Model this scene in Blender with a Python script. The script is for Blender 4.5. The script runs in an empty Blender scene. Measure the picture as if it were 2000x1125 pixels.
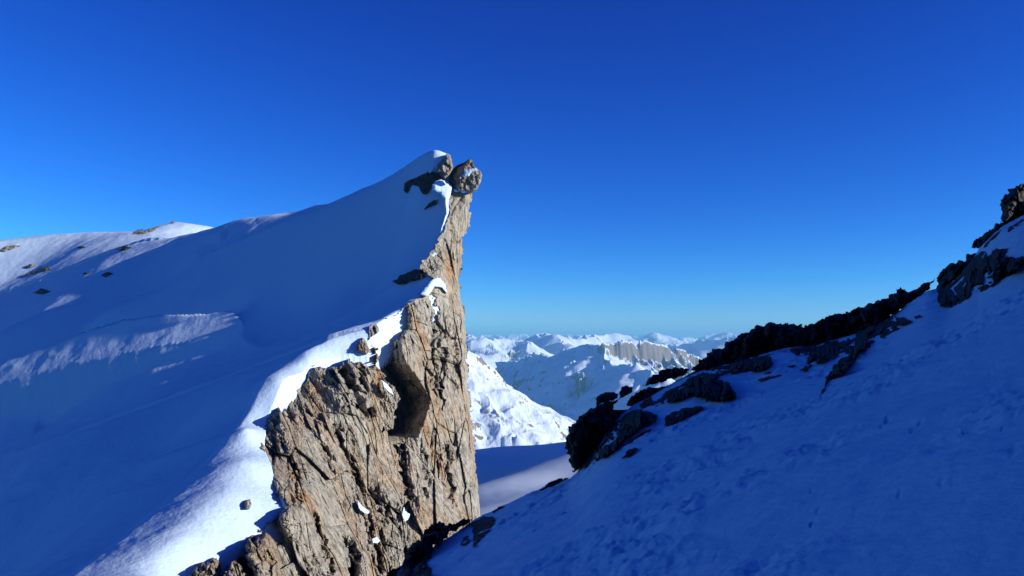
import bpy, math, random
import numpy as np
from mathutils import Matrix

S = bpy.context.scene
# ------------------------------------------------------------------ camera, sky, sun, exposure
FPX = 1570.0                       # focal length in pixels of the 2000 px wide photograph
PITCH = math.radians(3.63)
SUN_AZ = math.radians(15.0)        # sun stands to the right (+X), a little behind the camera (-Y)
SUN_EL = math.radians(16.6)
cam_d = bpy.data.cameras.new("camera"); cam = bpy.data.objects.new("camera", cam_d)
S.collection.objects.link(cam); S.camera = cam
cam_d.sensor_width = 36.0; cam_d.lens = 36.0 * FPX / 2000.0
cam_d.clip_start = 0.1; cam_d.clip_end = 200000.0
cam.location = (0, 0, 0); cam.rotation_euler = (math.pi / 2 + PITCH, 0, 0)

LS = np.array([math.cos(SUN_EL) * math.cos(SUN_AZ), -math.cos(SUN_EL) * math.sin(SUN_AZ), math.sin(SUN_EL)])

W = bpy.data.worlds.new("World"); S.world = W; W.use_nodes = True
nt = W.node_tree; nt.nodes.clear()
out = nt.nodes.new("ShaderNodeOutputWorld"); bg = nt.nodes.new("ShaderNodeBackground")
sky = nt.nodes.new("ShaderNodeTexSky"); sky.sky_type = 'NISHITA'; sky.sun_disc = False
sky.sun_elevation = SUN_EL; sky.sun_rotation = math.radians(90) + SUN_AZ
sky.altitude = 2600; sky.air_density = 1.0; sky.dust_density = 1.0; sky.ozone_density = 6.0
# deep alpine blue: a per-channel grade of the sky colour, the same for the eye and for the light
sep = nt.nodes.new("ShaderNodeSeparateColor"); com = nt.nodes.new("ShaderNodeCombineColor")
nt.links.new(sky.outputs[0], sep.inputs[0])
for i, (g_, a_, cap) in enumerate(((2.7, 6.5, 0.30), (1.95, 2.45, 0.54), (1.25, 1.68, 0.74))):
    def mth(op, val, src):
        n = nt.nodes.new("ShaderNodeMath"); n.operation = op; n.inputs[1].default_value = val
        nt.links.new(src, n.inputs[0]); return n.outputs[0]
    o_ = mth('MULTIPLY', 0.12, sep.outputs[i]); o_ = mth('MINIMUM', cap, o_)
    o_ = mth('POWER', g_, o_); o_ = mth('MULTIPLY', a_ / 0.12, o_)
    nt.links.new(o_, com.inputs[i])
nt.links.new(com.outputs[0], bg.inputs[0]); bg.inputs[1].default_value = 0.079
nt.links.new(bg.outputs[0], out.inputs[0])

sd = bpy.data.lights.new("sun", 'SUN'); sun = bpy.data.objects.new("sun", sd)
S.collection.objects.link(sun)
sd.energy = 5.0; sd.angle = math.radians(0.53); sd.color = (1.0, 0.955, 0.88)
from mathutils import Vector
sun.rotation_euler = Vector(LS).to_track_quat('Z', 'Y').to_euler()
sun.location = (60, -20, 40)

S.view_settings.view_transform = 'Standard'; S.view_settings.look = 'None'
S.view_settings.exposure = 0.6; S.view_settings.gamma = 1.0
S.view_settings.use_curve_mapping = False

# ------------------------------------------------------------------ small numeric library
cP, sP = math.cos(PITCH), math.sin(PITCH)
def rayst(u, v):
    """photo pixel -> (x/y, z/y) of the world ray"""
    cx = (np.asarray(u, float) - 1000) / FPX; cy = -(np.asarray(v, float) - 562.5) / FPX
    y = cP - sP * cy
    return cx / y, (sP + cP * cy) / y
def at(u, v, d):
    s, t = rayst(u, v)
    return np.stack([s * d, np.ones_like(s) * d, t * d], -1)
def topix(x, y, z):
    f = y * cP + z * sP; up = -y * sP + z * cP
    return 1000 + FPX * x / f, 562.5 - FPX * up / f

def h32(ix, iy, seed):
    a = (ix.astype(np.int64) * 374761393 + iy.astype(np.int64) * 668265263 + int(seed) * 2246822519) & 0xFFFFFFFF
    a = ((a ^ (a >> 13)) * 1274126177) & 0xFFFFFFFF
    a = ((a ^ (a >> 16)) * 2654435761) & 0xFFFFFFFF
    return ((a ^ (a >> 15)) & 0xFFFFFFFF) / 4294967296.0
def gn(x, y, seed=0):
    x = np.asarray(x, float); y = np.asarray(y, float)
    ix = np.floor(x); iy = np.floor(y); fx = x - ix; fy = y - iy
    wx = fx * fx * fx * (fx * (fx * 6 - 15) + 10); wy = fy * fy * fy * (fy * (fy * 6 - 15) + 10)
    def g(dx, dy):
        a = h32(ix + dx, iy + dy, seed) * 2 * np.pi
        return np.cos(a) * (fx - dx) + np.sin(a) * (fy - dy)
    a = g(0, 0) * (1 - wx) + g(1, 0) * wx; b = g(0, 1) * (1 - wx) + g(1, 1) * wx
    return (a * (1 - wy) + b * wy) * 1.5
def fbm(x, y, seed=0, o=4, r=0.5):
    s = 0; a = 1; f = 1
    for k in range(o):
        s = s + a * gn(x * f + 17.3 * k, y * f - 9.1 * k, seed + k); a *= r; f *= 2.03
    return s
def ridged(x, y, seed=0, o=5, r=0.5):
    s = 0; a = 1; f = 1; w = 1
    for k in range(o):
        n = 1 - np.abs(gn(x * f + 7.7 * k, y * f + 3.3 * k, seed + k)) * 1.6
        n = np.clip(n, 0, 1) ** 2 * w; s = s + a * n; w = np.clip(n * 1.6, 0, 1); a *= r; f *= 2.07
    return s
def soft_ridged(x, y, seed=0, o=5, r=0.5):
    s = 0; a = 1; f = 1
    for k in range(o):
        n = np.clip(1 - np.abs(gn(x * f + 7.7 * k, y * f + 3.3 * k, seed + k)) * 1.5, 0, 1) ** 1.2
        s = s + a * (n - (.0 if k == 0 else .5)); a *= r; f *= 2.07
    return s
def facets(x, y, seed, tilt=1.0):
    """voronoi cells, every cell a randomly tilted plane: returns height (-1..1) and distance to the border"""
    ix = np.floor(x); iy = np.floor(y)
    b1 = np.full(x.shape, 9.0); b2 = np.full(x.shape, 9.0); hv = np.zeros(x.shape)
    for dx in (-1, 0, 1):
        for dy in (-1, 0, 1):
            cx = ix + dx; cy = iy + dy
            px = cx + 0.1 + 0.8 * h32(cx, cy, seed); py = cy + 0.1 + 0.8 * h32(cx, cy, seed + 1)
            d = np.hypot(x - px, y - py)
            hh = (h32(cx, cy, seed + 2) - 0.5) * 1.2 + tilt * ((h32(cx, cy, seed + 3) - 0.5) * (x - px) + (h32(cx, cy, seed + 4) - 0.5) * (y - py)) * 2
            c = d < b1
            b2 = np.where(c, b1, np.minimum(b2, d)); hv = np.where(c, hh, hv); b1 = np.where(c, d, b1)
    return hv, b2 - b1
def tps(P, V, smooth=1e-4):
    P = np.asarray(P, float); V = np.asarray(V, float)
    mu = P.mean(0); sc = P.std()
    Q = (P - mu) / sc
    def K(r2): return 0.5 * r2 * np.log(r2 + 1e-12)
    n = len(Q); r2 = ((Q[:, None] - Q[None]) ** 2).sum(-1)
    A = np.zeros((n + 3, n + 3)); A[:n, :n] = K(r2) + smooth * np.eye(n)
    A[:n, n] = 1; A[:n, n + 1:] = Q; A[n, :n] = 1; A[n + 1:, :n] = Q.T
    w = np.linalg.solve(A, np.concatenate([V, [0, 0, 0]]))
    def f(x, y):
        x = (np.asarray(x, float) - mu[0]) / sc; y = (np.asarray(y, float) - mu[1]) / sc
        o = w[n] + w[n + 1] * x + w[n + 2] * y
        for i in range(n):
            o = o + w[i] * K((x - Q[i, 0]) ** 2 + (y - Q[i, 1]) ** 2)
        return o
    return f
def sm(a, b, x):
    t = np.clip((x - a) / (b - a), 0, 1); return t * t * (3 - 2 * t)
def polydist(px, py, poly, closed=True):
    """distance to polyline and inside mask"""
    P = np.asarray(poly, float); n = len(P)
    d = np.full(px.shape, 1e9); ins = np.zeros(px.shape, bool)
    for i in range(n if closed else n - 1):
        a = P[i]; b = P[(i + 1) % n]; e = b - a
        t = np.clip(((px - a[0]) * e[0] + (py - a[1]) * e[1]) / (e @ e + 1e-12), 0, 1)
        d = np.minimum(d, np.hypot(px - a[0] - t * e[0], py - a[1] - t * e[1]))
        if closed:
            c = ((a[1] > py) != (b[1] > py)) & (px < (b[0] - a[0]) * (py - a[1]) / (b[1] - a[1] + 1e-12) + a[0])
            ins ^= c
    return d, ins

def mesh(name, V, F, mat, smooth=True, loc=None, parent=None, **props):
    V = np.asarray(V, float).reshape(-1, 3); F = np.asarray(F, np.int32)
    if loc is None: loc = np.zeros(3)
    me = bpy.data.meshes.new(name)
    me.vertices.add(len(V)); me.vertices.foreach_set("co", (V - loc).astype(np.float32).ravel())
    k = F.shape[1]
    me.loops.add(F.size); me.loops.foreach_set("vertex_index", F.ravel())
    me.polygons.add(len(F)); me.polygons.foreach_set("loop_start", np.arange(0, F.size, k, dtype=np.int32))
    me.polygons.foreach_set("loop_total", np.full(len(F), k, np.int32))
    me.polygons.foreach_set("use_smooth", np.full(len(F), smooth, bool))
    me.update(calc_edges=True); me.materials.append(mat)
    o = bpy.data.objects.new(name, me); o.location = loc; S.collection.objects.link(o)
    if parent is not None: o.parent = parent
    for a, b in props.items(): o[a] = b
    return o
def gridfaces(nr, nc):
    i = np.arange(nr * nc).reshape(nr, nc)
    return np.stack([i[:-1, :-1], i[:-1, 1:], i[1:, 1:], i[1:, :-1]], -1).reshape(-1, 4)

# ------------------------------------------------------------------ materials
def nodes(name):
    m = bpy.data.materials.new(name); m.use_nodes = True; t = m.node_tree
    return m, t, t.nodes["Principled BSDF"]
def N(t, typ, **kw):
    n = t.nodes.new(typ)
    for a, b in kw.items():
        if a.startswith("i_"): n.inputs[a[2:].replace("_", " ")].default_value = b
        else: setattr(n, a, b)
    return n
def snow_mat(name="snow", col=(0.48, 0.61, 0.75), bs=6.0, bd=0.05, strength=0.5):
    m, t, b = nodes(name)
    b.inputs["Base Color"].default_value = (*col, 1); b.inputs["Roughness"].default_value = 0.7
    b.inputs["Specular IOR Level"].default_value = 0.15
    g = N(t, "ShaderNodeNewGeometry")
    n1 = N(t, "ShaderNodeTexNoise", i_Scale=bs, i_Detail=6.0, i_Roughness=0.6)
    t.links.new(g.outputs["Position"], n1.inputs["Vector"])
    bp = N(t, "ShaderNodeBump", i_Strength=strength, i_Distance=bd)
    t.links.new(n1.outputs["Fac"], bp.inputs["Height"]); t.links.new(bp.outputs[0], b.inputs["Normal"])
    return m
def rock_mat(name, cols, scale=1.0, bump=0.12, streak=2.2, tint=None):
    """cols: dark, grey, tan, orange"""
    m, t, b = nodes(name); L = t.links.new
    b.inputs["Roughness"].default_value = 0.9; b.inputs["Specular IOR Level"].default_value = 0.15
    g = N(t, "ShaderNodeNewGeometry")
    mp = N(t, "ShaderNodeMapping"); mp.inputs["Scale"].default_value = (streak, streak, 0.6)
    mp.inputs["Rotation"].default_value = (0, math.radians(-14), 0)
    L(g.outputs["Position"], mp.inputs["Vector"])
    big = N(t, "ShaderNodeTexNoise", i_Scale=0.12 * scale, i_Detail=5.0, i_Roughness=0.6, i_Distortion=0.6)
    L(mp.outputs[0], big.inputs["Vector"])
    r1 = N(t, "ShaderNodeValToRGB"); e = r1.color_ramp.elements
    e[0].position = 0.44; e[0].color = (*cols[1], 1); e[1].position = 0.60; e[1].color = (*cols[2], 1)
    x = e.new(0.70); x.color = (*cols[3], 1)
    L(big.outputs["Fac"], r1.inputs[0])
    med = N(t, "ShaderNodeTexNoise", i_Scale=0.9 * scale, i_Detail=8.0, i_Roughness=0.68, i_Distortion=0.4)
    L(mp.outputs[0], med.inputs["Vector"])
    r2 = N(t, "ShaderNodeValToRGB"); e = r2.color_ramp.elements
    e[0].position = 0.36; e[0].color = (0.30, 0.26, 0.24, 1); e[1].position = 0.55; e[1].color = (1, 1, 1, 1)
    x = e.new(0.75); x.color = (1.30, 1.28, 1.24, 1)
    L(med.outputs["Fac"], r2.inputs[0])
    mx = N(t, "ShaderNodeMix", data_type='RGBA', blend_type='MULTIPLY'); mx.inputs[0].default_value = 1
    L(r1.outputs[0], mx.inputs[6]); L(r2.outputs[0], mx.inputs[7])
    fi = N(t, "ShaderNodeTexNoise", i_Scale=7.0 * scale, i_Detail=6.0, i_Roughness=0.7)
    L(g.outputs["Position"], fi.inputs["Vector"])
    r3 = N(t, "ShaderNodeValToRGB"); e = r3.color_ramp.elements
    e[0].position = 0.3; e[0].color = (0.6, 0.58, 0.56, 1); e[1].position = 0.6; e[1].color = (1.05, 1.05, 1.05, 1)
    L(fi.outputs["Fac"], r3.inputs[0])
    m2 = N(t, "ShaderNodeMix", data_type='RGBA', blend_type='MULTIPLY'); m2.inputs[0].default_value = 0.8
    L(mx.outputs[2], m2.inputs[6]); L(r3.outputs[0], m2.inputs[7])
    L(m2.outputs[2], b.inputs["Base Color"])
    ad = N(t, "ShaderNodeMath", operation='ADD'); L(med.outputs["Fac"], ad.inputs[0])
    ml = N(t, "ShaderNodeMath", operation='MULTIPLY'); ml.inputs[1].default_value = 0.35
    L(fi.outputs["Fac"], ml.inputs[0]); L(ml.outputs[0], ad.inputs[1])
    bp = N(t, "ShaderNodeBump", i_Strength=0.9, i_Distance=bump * 3)
    L(ad.outputs[0], bp.inputs["Height"]); L(bp.outputs[0], b.inputs["Normal"])
    return m
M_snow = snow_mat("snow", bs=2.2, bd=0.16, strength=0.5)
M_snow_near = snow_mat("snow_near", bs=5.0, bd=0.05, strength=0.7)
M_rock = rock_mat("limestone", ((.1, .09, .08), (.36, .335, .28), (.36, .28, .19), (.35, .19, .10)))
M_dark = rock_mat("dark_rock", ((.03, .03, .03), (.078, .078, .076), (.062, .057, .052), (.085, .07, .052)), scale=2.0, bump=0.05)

# ------------------------------------------------------------------ left snow mountain
K = 1.4            # overall size of the left mountain
vW = [300, 460, 520, 560, 600, 645, 690, 740, 830, 900, 960, 1050, 1125, 1200]
dW = [84, 80, 76, 73.5, 70.5, 66, 61, 57, 52, 47, 43, 38, 34, 31]
def dWf(v): return np.interp(v, vW, dW)
CP = []      # (u, v, depth)
def add(u, v, d): CP.append((u, v, d))
# white crest of the ridge, rock edge, terminator
for u, v in ((270, 1150), (300, 1125), (345, 1060), (400, 1000), (440, 960), (480, 900), (480, 830), (540, 740), (600, 690), (655, 665)):
    add(u, v, dWf(v))
for u, v in ((350, 1160), (375, 1125), (430, 1085), (500, 1035), (550, 990), (535, 950), (512, 870), (520, 820), (600, 725), (660, 700), (715, 690)):
    add(u, v, dWf(v) + 2.5)
for u, v in ((100, 1150), (140, 1125), (230, 1060), (300, 1000), (370, 940), (440, 870), (485, 812), (560, 710), (640, 655)):
    add(u, v, dWf(v) + 2.0)
for u, v in ((225, 1110), (315, 1030), (385, 960), (445, 895), (483, 838)):
    add(u, v, dWf(v) + 1.0)
add(700, 650, 65.5); add(862, 297, 85.6); add(873, 302, 87.6)
# upper edge where the shade meets the rock
for u, v, d in ((722, 640, 67), (752, 622, 69), (785, 604, 71), (820, 575, 73.5), (845, 552, 75), (815, 525, 77), (850, 475, 79), (868, 430, 80.5), (870, 385, 81.5), (862, 358, 82.5), (868, 315, 83.5)):
    add(u, v, d)
# slope body
for u, v, d in ((100, 1000, 55), (0, 1125, 48), (-120, 1100, 57), (0, 980, 60), (200, 940, 55), (300, 880, 58), (100, 870, 69), (0, 860, 84), (-120, 880, 86), (200, 800, 77), (300, 800, 67.5), (400, 760, 67),
                (100, 800, 89), (0, 780, 95), (-120, 780, 100), (463, 620, 84.0), (400, 632, 84.6), (350, 642, 85.6), (300, 655, 86.6), (230, 670, 87.6), (100, 708, 90.0), (0, 738, 92), (-120, 775, 94), (0, 780, 97), (120, 750, 92), (230, 712, 89.8), (380, 690, 86.4), (500, 650, 83), (0, 660, 101), (200, 620, 96), (400, 595, 91), (600, 610, 82.5), (660, 600, 80),
                (500, 560, 90), (600, 540, 87), (700, 540, 83), (760, 520, 82), (700, 460, 86), (790, 420, 84.5), (450, 530, 95), (300, 570, 104), (100, 570, 122), (300, 500, 120)):
    add(u, v, d)
# skyline of the ridge
SKY = [(435, 450, 122), (500, 432, 115), (560, 416, 108), (620, 400, 102), (680, 384, 96), (700, 368, 94), (760, 342, 90), (800, 318, 87), (830, 298, 85), (850, 292, 84)]
for u, v, d in SKY:
    add(u, v, d)
BACK = []
for u, v, d in SKY:
    s, t = rayst(u, v); BACK.append((s * (d + 14) * K, (d + 14) * K, (t * d - 7) * K))
for u, v, d in ((862, 299, 86.5), (880, 304, 88.5)):
    s, t = rayst(u, v); BACK.append((s * (d + 8) * K, (d + 8) * K, (t * d - 6) * K))
# far hill
for u, v, d in ((435, 452, 168), (400, 440, 165), (340, 433, 160), (300, 444, 160), (260, 453, 170), (180, 454, 183), (100, 459, 196), (0, 471, 213), (-120, 490, 226),
                (400, 463, 128), (340, 468, 135), (250, 477, 143), (150, 486, 149), (90, 508, 150), (60, 530, 147), (0, 562, 141), (-120, 600, 138)):
    add(u, v, d)
P = [at(u, v, d * K) for u, v, d in CP] + [np.array(b) for b in BACK]
for u, v, d in ((340, 433, 160), (260, 453, 170), (180, 454, 183), (100, 459, 196), (0, 471, 213), (-120, 490, 226)):
    s, t = rayst(u, v); P.append(np.array((s * (d + 40), d + 40, t * d - 14)) * K); P.append(np.array((s * (d + 13), d + 13, t * d - 2.5)) * K)
P = np.array(P)
f_left = tps(P[:, :2], P[:, 2])
# right-hand limit of the snow: the edge of the cliff in plan
EP = np.array([at(u, v, d * K) for u, v, d in [(u, v, dWf(v) + 2.5) for u, v in ((350, 1160), (375, 1125), (430, 1085), (500, 1035), (550, 990), (535, 950), (512, 870), (520, 820), (600, 725), (660, 700), (715, 690))]
               + [(725, 640, 67), (752, 622, 69), (785, 604, 71), (820, 575, 73.5), (845, 552, 75), (830, 525, 77), (862, 475, 79), (872, 430, 80.5), (874, 385, 81.5), (868, 358, 82.5), (868, 325, 83.4), (874, 300, 84.3)]])
o_ = np.argsort(EP[:, 1]); EP = EP[o_]
def sky_table(pts):
    a, b = rayst(np.array([p[0] for p in pts], float), np.array([p[1] for p in pts], float))
    g = np.linspace(-.9, .05, 700); h = np.interp(g, a, b); w_ = np.hanning(13)[1:-1]
    return g, np.convolve(np.pad(h, 5, 'edge'), w_ / w_.sum(), 'valid')
LIM_FAR = sky_table([(-400, 520), (-150, 494), (0, 471), (50, 464), (100, 459), (180, 454), (262, 453), (300, 444), (340, 433), (370, 436), (400, 440), (425, 446), (445, 450), (500, 436), (900, 400)])
LIM_RIDGE = sky_table([(-400, -900), (560, 200), (640, 388), (680, 382), (700, 370), (760, 343), (800, 318), (830, 298), (850, 292), (862, 295), (880, 303), (960, 330)])
def z_left(x, y):
    z = f_left(x, y); s_ = x / y; k_ = .22
    for (g, h), gate in ((LIM_FAR, sm(128 * K, 136 * K, y)), (LIM_RIDGE, sm(80 * K, 83 * K, y) * (1 - sm(124 * K, 127 * K, y)))):
        z = z - gate * k_ * np.log1p(np.exp(np.clip((z - np.interp(s_, g, h) * y) / k_, -30, 400)))
    xe = np.interp(y, EP[:, 1], EP[:, 0])
    z = z - 5.0 * np.maximum(0, x - xe - 0.15)
    return z
# shadow the crest throws down the slope: height of the grazing sun plane
TP = [at(u, v, (dWf(v) + 1.7) * K) for u, v in ((60, 1170), (140, 1125), (230, 1060), (300, 1000), (370, 940), (440, 870), (485, 812), (560, 710), (640, 655))]
TP += [at(u, v, d * K) for u, v, d in ((715, 643, 66.5), (745, 624, 69), (778, 606, 71), (812, 578, 73.5), (838, 556, 75), (825, 528, 77), (852, 478, 79), (862, 430, 80.5), (862, 385, 81.5), (850, 330, 83))]
TP += [at(u, v, d * K) for u, v, d in SKY[::-1]]
TP = np.array(TP); TP = TP[np.argsort(TP[:, 1])]
hx, hy = math.cos(SUN_AZ), -math.sin(SUN_AZ); TE = math.tan(SUN_EL - math.radians(.6))
pg = np.arange(-260., 12., .6); qg = np.arange(20., 330., .6)
PG, QG = np.meshgrid(pg, qg); GX = PG * hx - QG * hy; GY = PG * hy + QG * hx
zg = z_left(GX, GY)
cast = (GX > np.interp(GY, TP[:, 1], TP[:, 0]) - .3) & (GX < np.interp(GY, EP[:, 1], EP[:, 0]) + 2) & (GY > 25 * K) & (GY < 122 * K)
hh = np.where(cast, zg - PG * TE, -999.)
hh = np.maximum.accumulate(hh[:, ::-1], axis=1)[:, ::-1]
HG = np.maximum(hh + PG * TE, -200)
def bil(G, x, y):
    p = (x * hx + y * hy - pg[0]) / .6; q = (-x * hy + y * hx - qg[0]) / .6
    p = np.clip(p, 0, len(pg) - 1.001); q = np.clip(q, 0, len(qg) - 1.001)
    i = p.astype(int); j = q.astype(int); fp = p - i; fq = q - j
    return (G[j, i] * (1 - fp) + G[j, i + 1] * fp) * (1 - fq) + (G[j + 1, i] * (1 - fp) + G[j + 1, i + 1] * fp) * fq
nc, nr = 760, 900
sc_ = np.linspace(-0.78, -0.03, nc); yr = np.exp(np.linspace(math.log(24 * K), math.log(262 * K), nr))
SS, YY = np.meshgrid(sc_, yr); XX = SS * YY
ZL = z_left(XX, YY); HL = bil(HG, XX, YY)
xT = np.interp(YY, TP[:, 1], TP[:, 0])
dl = np.maximum(0, xT - XX)
tgt = HL - 0.04 * dl - .15
UB, VB = topix(XX, YY, ZL)
below = sm(-4, 14, VB - np.interp(UB, (-100, 0, 20, 60, 90, 110, 150, 250, 340, 430, 445, 500, 560, 620, 680, 700), (600, 560, 550, 530, 508, 495, 484, 474, 466, 457, 438, 412, 396, 380, 364, 320)))
ex = (ZL - tgt)
# the swell that still catches the grazing sun: it rises out of the crest's shadow, away from the sun
tp_ = at(468, 621, 84 * K); L0 = tp_[0] * hx + tp_[1] * hy
away = np.clip(L0 - (XX * hx + YY * hy), 0, 90)
tz = HL + .30 + 3.0 * (1 - np.exp(-away / 24)) + .022 * away
UB, VB = topix(XX, YY, tz)
tz = tz + sm(0, 12, away) * (.05 * ridged(XX * .16 + YY * .1, YY * .42 + XX * .1, 71, 3) + .10 * fbm(XX * .09, YY * .12, 73, 3))
PATCH = [(472, 621), (455, 604), (340, 606), (240, 617), (160, 642), (80, 674), (0, 705), (-160, 760), (-200, 850), (0, 752), (120, 724), (250, 692), (375, 668), (440, 648)]
d_, in_ = polydist(UB, VB + 2 * gn(UB / 25, VB / 14, 62), PATCH)
up_ = np.interp(UB, (-160, 0, 160, 340, 460), (790, 728, 680, 640, 618)) > VB
lit_m = np.where(up_, sm(-14, 8, np.where(in_, d_, -d_)), sm(-9, 3, np.where(in_, d_, -d_)))
UB, VB = topix(XX, YY, ZL)
w = below * sm(0, 1.2, dl) * (HL > -150) * (1 - lit_m) * (1 - sm(100 * K, 114 * K, YY))
print("excess over shadow", np.percentile(ex[(w > .5)], [1, 10, 50, 90, 99]))
ZL = ZL - w * 9 * (1 - np.exp(-np.maximum(ex, 0) / 9))
ZL += lit_m * (HL > -150) * np.clip(tz - ZL, -12, 12)
# wind texture: long low ripples
rip = 0.035 * fbm(XX * 0.6 + YY * 0.35, YY * 0.7 - XX * .1, 5, 4) + (0.04 + .12 * sm(3, 12, dl)) * fbm(XX * 0.16, YY * 0.12, 9, 3) + .03 * ridged(XX * .20 + YY * .12, YY * .42 - XX * .12, 12, 4) * sm(.2, 2, dl)
ZL = ZL + rip
TL = ZL / YY
VIS = np.maximum.accumulate(TL, axis=0)
def hit_left(u, v):
    s, t = rayst(u, v); j = int(round((float(s) - sc_[0]) / (sc_[1] - sc_[0])))
    j = min(max(j, 0), nc - 1)
    k = int(np.argmax(VIS[:, j] >= float(t)))
    return yr[k] if VIS[-1, j] >= t else yr[int(np.argmax(TL[:, j]))]
FL = gridfaces(nr, nc)
cut = (XX - np.interp(YY, EP[:, 1], EP[:, 0])).ravel() < 1.2
cut &= ~((YY > 84.6 * K) & (SS > -.077)).ravel()
FL = FL[cut[FL].all(1)]
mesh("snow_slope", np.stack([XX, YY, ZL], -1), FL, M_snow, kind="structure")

# ------------------------------------------------------------------ relief rocks
def relief(name, poly, depth, bulge=1.0, thick=1.5, seed=1, step=1.5, jag=2.0, fac=((30, 18, .3), (10, 7, .12)), strike=0.0, edge=None,
           mat=None, extra=None, smooth=False, parent=None, fine=0.02, round_=0.5, scale=1.0, tex=None, **props):
    poly = np.asarray(poly, float)
    u0, v0 = poly.min(0) - 6; u1, v1 = poly.max(0) + 6
    us = np.arange(u0, u1, step); vs = np.arange(v0, v1, step)
    U, Vv = np.meshgrid(us, vs)
    ju = jag * fbm(U / 14, Vv / 14, seed, 4, .6); jv = jag * fbm(U / 14 + 40, Vv / 14, seed + 7, 4, .6)
    d, ins = polydist(U + ju, Vv + jv, poly)
    D = depth(U, Vv) if callable(depth) else np.full(U.shape, float(depth))
    if edge is None: edge = 0.4 * min(u1 - u0, v1 - v0)
    g = np.clip(d / edge, 0, 1); g = (1 - (1 - g) ** 2) ** round_
    R = bulge * g
    b = U - strike * (Vv - 700); w = sm(0, 6, d)
    if tex is not None: R = R + tex(U, Vv, d)
    for i, (a, c, am) in enumerate(fac):
        wx = 0.25 * fbm(U / a * 1.7, Vv / a * 1.7, seed + 31 + i, 2)
        hv, bd = facets(b / c + wx, Vv / a + wx, seed + 11 * i, 1.3)
        R = R + am * (hv - 0.35 * (1 - sm(0, .14, bd))) * (0.35 + 0.65 * w)
    R = R + fine * fbm(U / 3.1, Vv / 4.3, seed + 91, 3)
    if extra is not None: R = R + extra(U, Vv, d)
    front = at(U, Vv, (D - R) * scale); back = at(U, Vv, (D + thick * np.maximum(g, .15) + 0.02) * scale)
    idx = -np.ones(U.shape, int); idx[ins] = np.arange(ins.sum())
    a, b_, c, e = idx[:-1, :-1], idx[:-1, 1:], idx[1:, 1:], idx[1:, :-1]
    ok = (a >= 0) & (b_ >= 0) & (c >= 0) & (e >= 0)
    F = np.stack([a[ok], e[ok], c[ok], b_[ok]], -1)
    used = np.unique(F); rm = -np.ones(ins.sum(), int); rm[used] = np.arange(len(used)); F = rm[F]
    fr = front[ins][used]; bk = back[ins][used]; n = len(fr)
    E = np.concatenate([F[:, [0, 1]], F[:, [1, 2]], F[:, [2, 3]], F[:, [3, 0]]])
    key = np.sort(E, 1); kk = key[:, 0].astype(np.int64) * n + key[:, 1]
    _, first, cnt = np.unique(kk, return_index=True, return_counts=True)
    B = E[first[cnt == 1]]
    FF = np.concatenate([F, F[:, ::-1] + n, np.stack([B[:, 1], B[:, 0], B[:, 0] + n, B[:, 1] + n], -1)])
    VV = np.concatenate([fr, bk])
    loc = np.array([VV[:, 0].mean(), VV[:, 1].mean(), VV[:, 2].min()])
    return mesh(name, VV, FF, mat or M_rock, smooth=smooth, loc=loc, parent=parent, **props)

CLIFF = [(884, 374), (879, 352), (874, 356), (879, 372), (876, 395), (874, 420), (868, 448), (858, 462), (850, 480), (840, 495), (826, 510), (820, 522), (828, 530), (840, 538), (848, 548),
         (840, 566), (822, 580), (800, 590), (785, 604), (770, 617), (752, 622), (735, 628), (722, 640), (718, 655), (724, 672), (733, 682), (738, 700), (732, 715), (724, 722), (714, 712),
         (705, 706), (695, 712), (682, 700), (675, 710), (662, 716), (650, 712), (640, 722), (628, 716), (612, 715), (602, 728), (597, 750), (580, 757), (565, 768), (545, 790), (535, 805),
         (522, 818), (516, 840), (508, 858), (510, 875), (520, 892), (528, 915), (530, 940), (538, 960), (545, 975), (558, 985), (550, 998), (545, 1005), (530, 1018), (510, 1030),
         (492, 1045), (480, 1062), (478, 1078), (462, 1092), (450, 1098), (447, 1110), (436, 1125), (425, 1170), (760, 1175), (900, 1170), (950, 1060), (940, 1005), (935, 950), (930, 900), (926, 850),
         (920, 800), (916, 750), (913, 700), (911, 650), (908, 610), (900, 570), (897, 540), (902, 520), (905, 500), (903, 485), (908, 460), (918, 445), (921, 430), (920, 400), (924, 374)]
cd = []
for u, v in ((602, 728), (545, 790), (508, 858), (530, 940), (558, 985), (510, 1030), (478, 1078), (436, 1125), (425, 1170), (640, 715), (700, 710)):
    cd.append((u, v, dWf(v) + 2.35))
cd += [(722, 640, 66.5), (752, 622, 68.5), (785, 604, 70.5), (820, 577, 73), (845, 552, 74.3), (826, 520, 76.0), (850, 480, 77.8), (868, 448, 78.8), (875, 395, 80.3), (879, 352, 82.2),
       (735, 700, 63.2)]
cd += [(924, 375, 82), (920, 440, 81.5), (905, 480, 81), (900, 560, 80), (911, 650, 78), (916, 750, 75.5), (930, 900, 72), (940, 1005, 69), (950, 1060, 67), (870, 1060, 61), (780, 1125, 53),
       (600, 1125, 43.5), (700, 900, 59), (620, 850, 56), (800, 800, 66), (800, 950, 62.5), (650, 1000, 50), (900, 1170, 60), (600, 1170, 41), (760, 1175, 50)]
cd = np.array(cd, float)
f_cl = tps(cd[:, :2], cd[:, 2], 1e-3)
def curve(pts):
    P = np.array(pts, float); return lambda v: np.interp(v, P[:, 1], P[:, 0])
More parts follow.
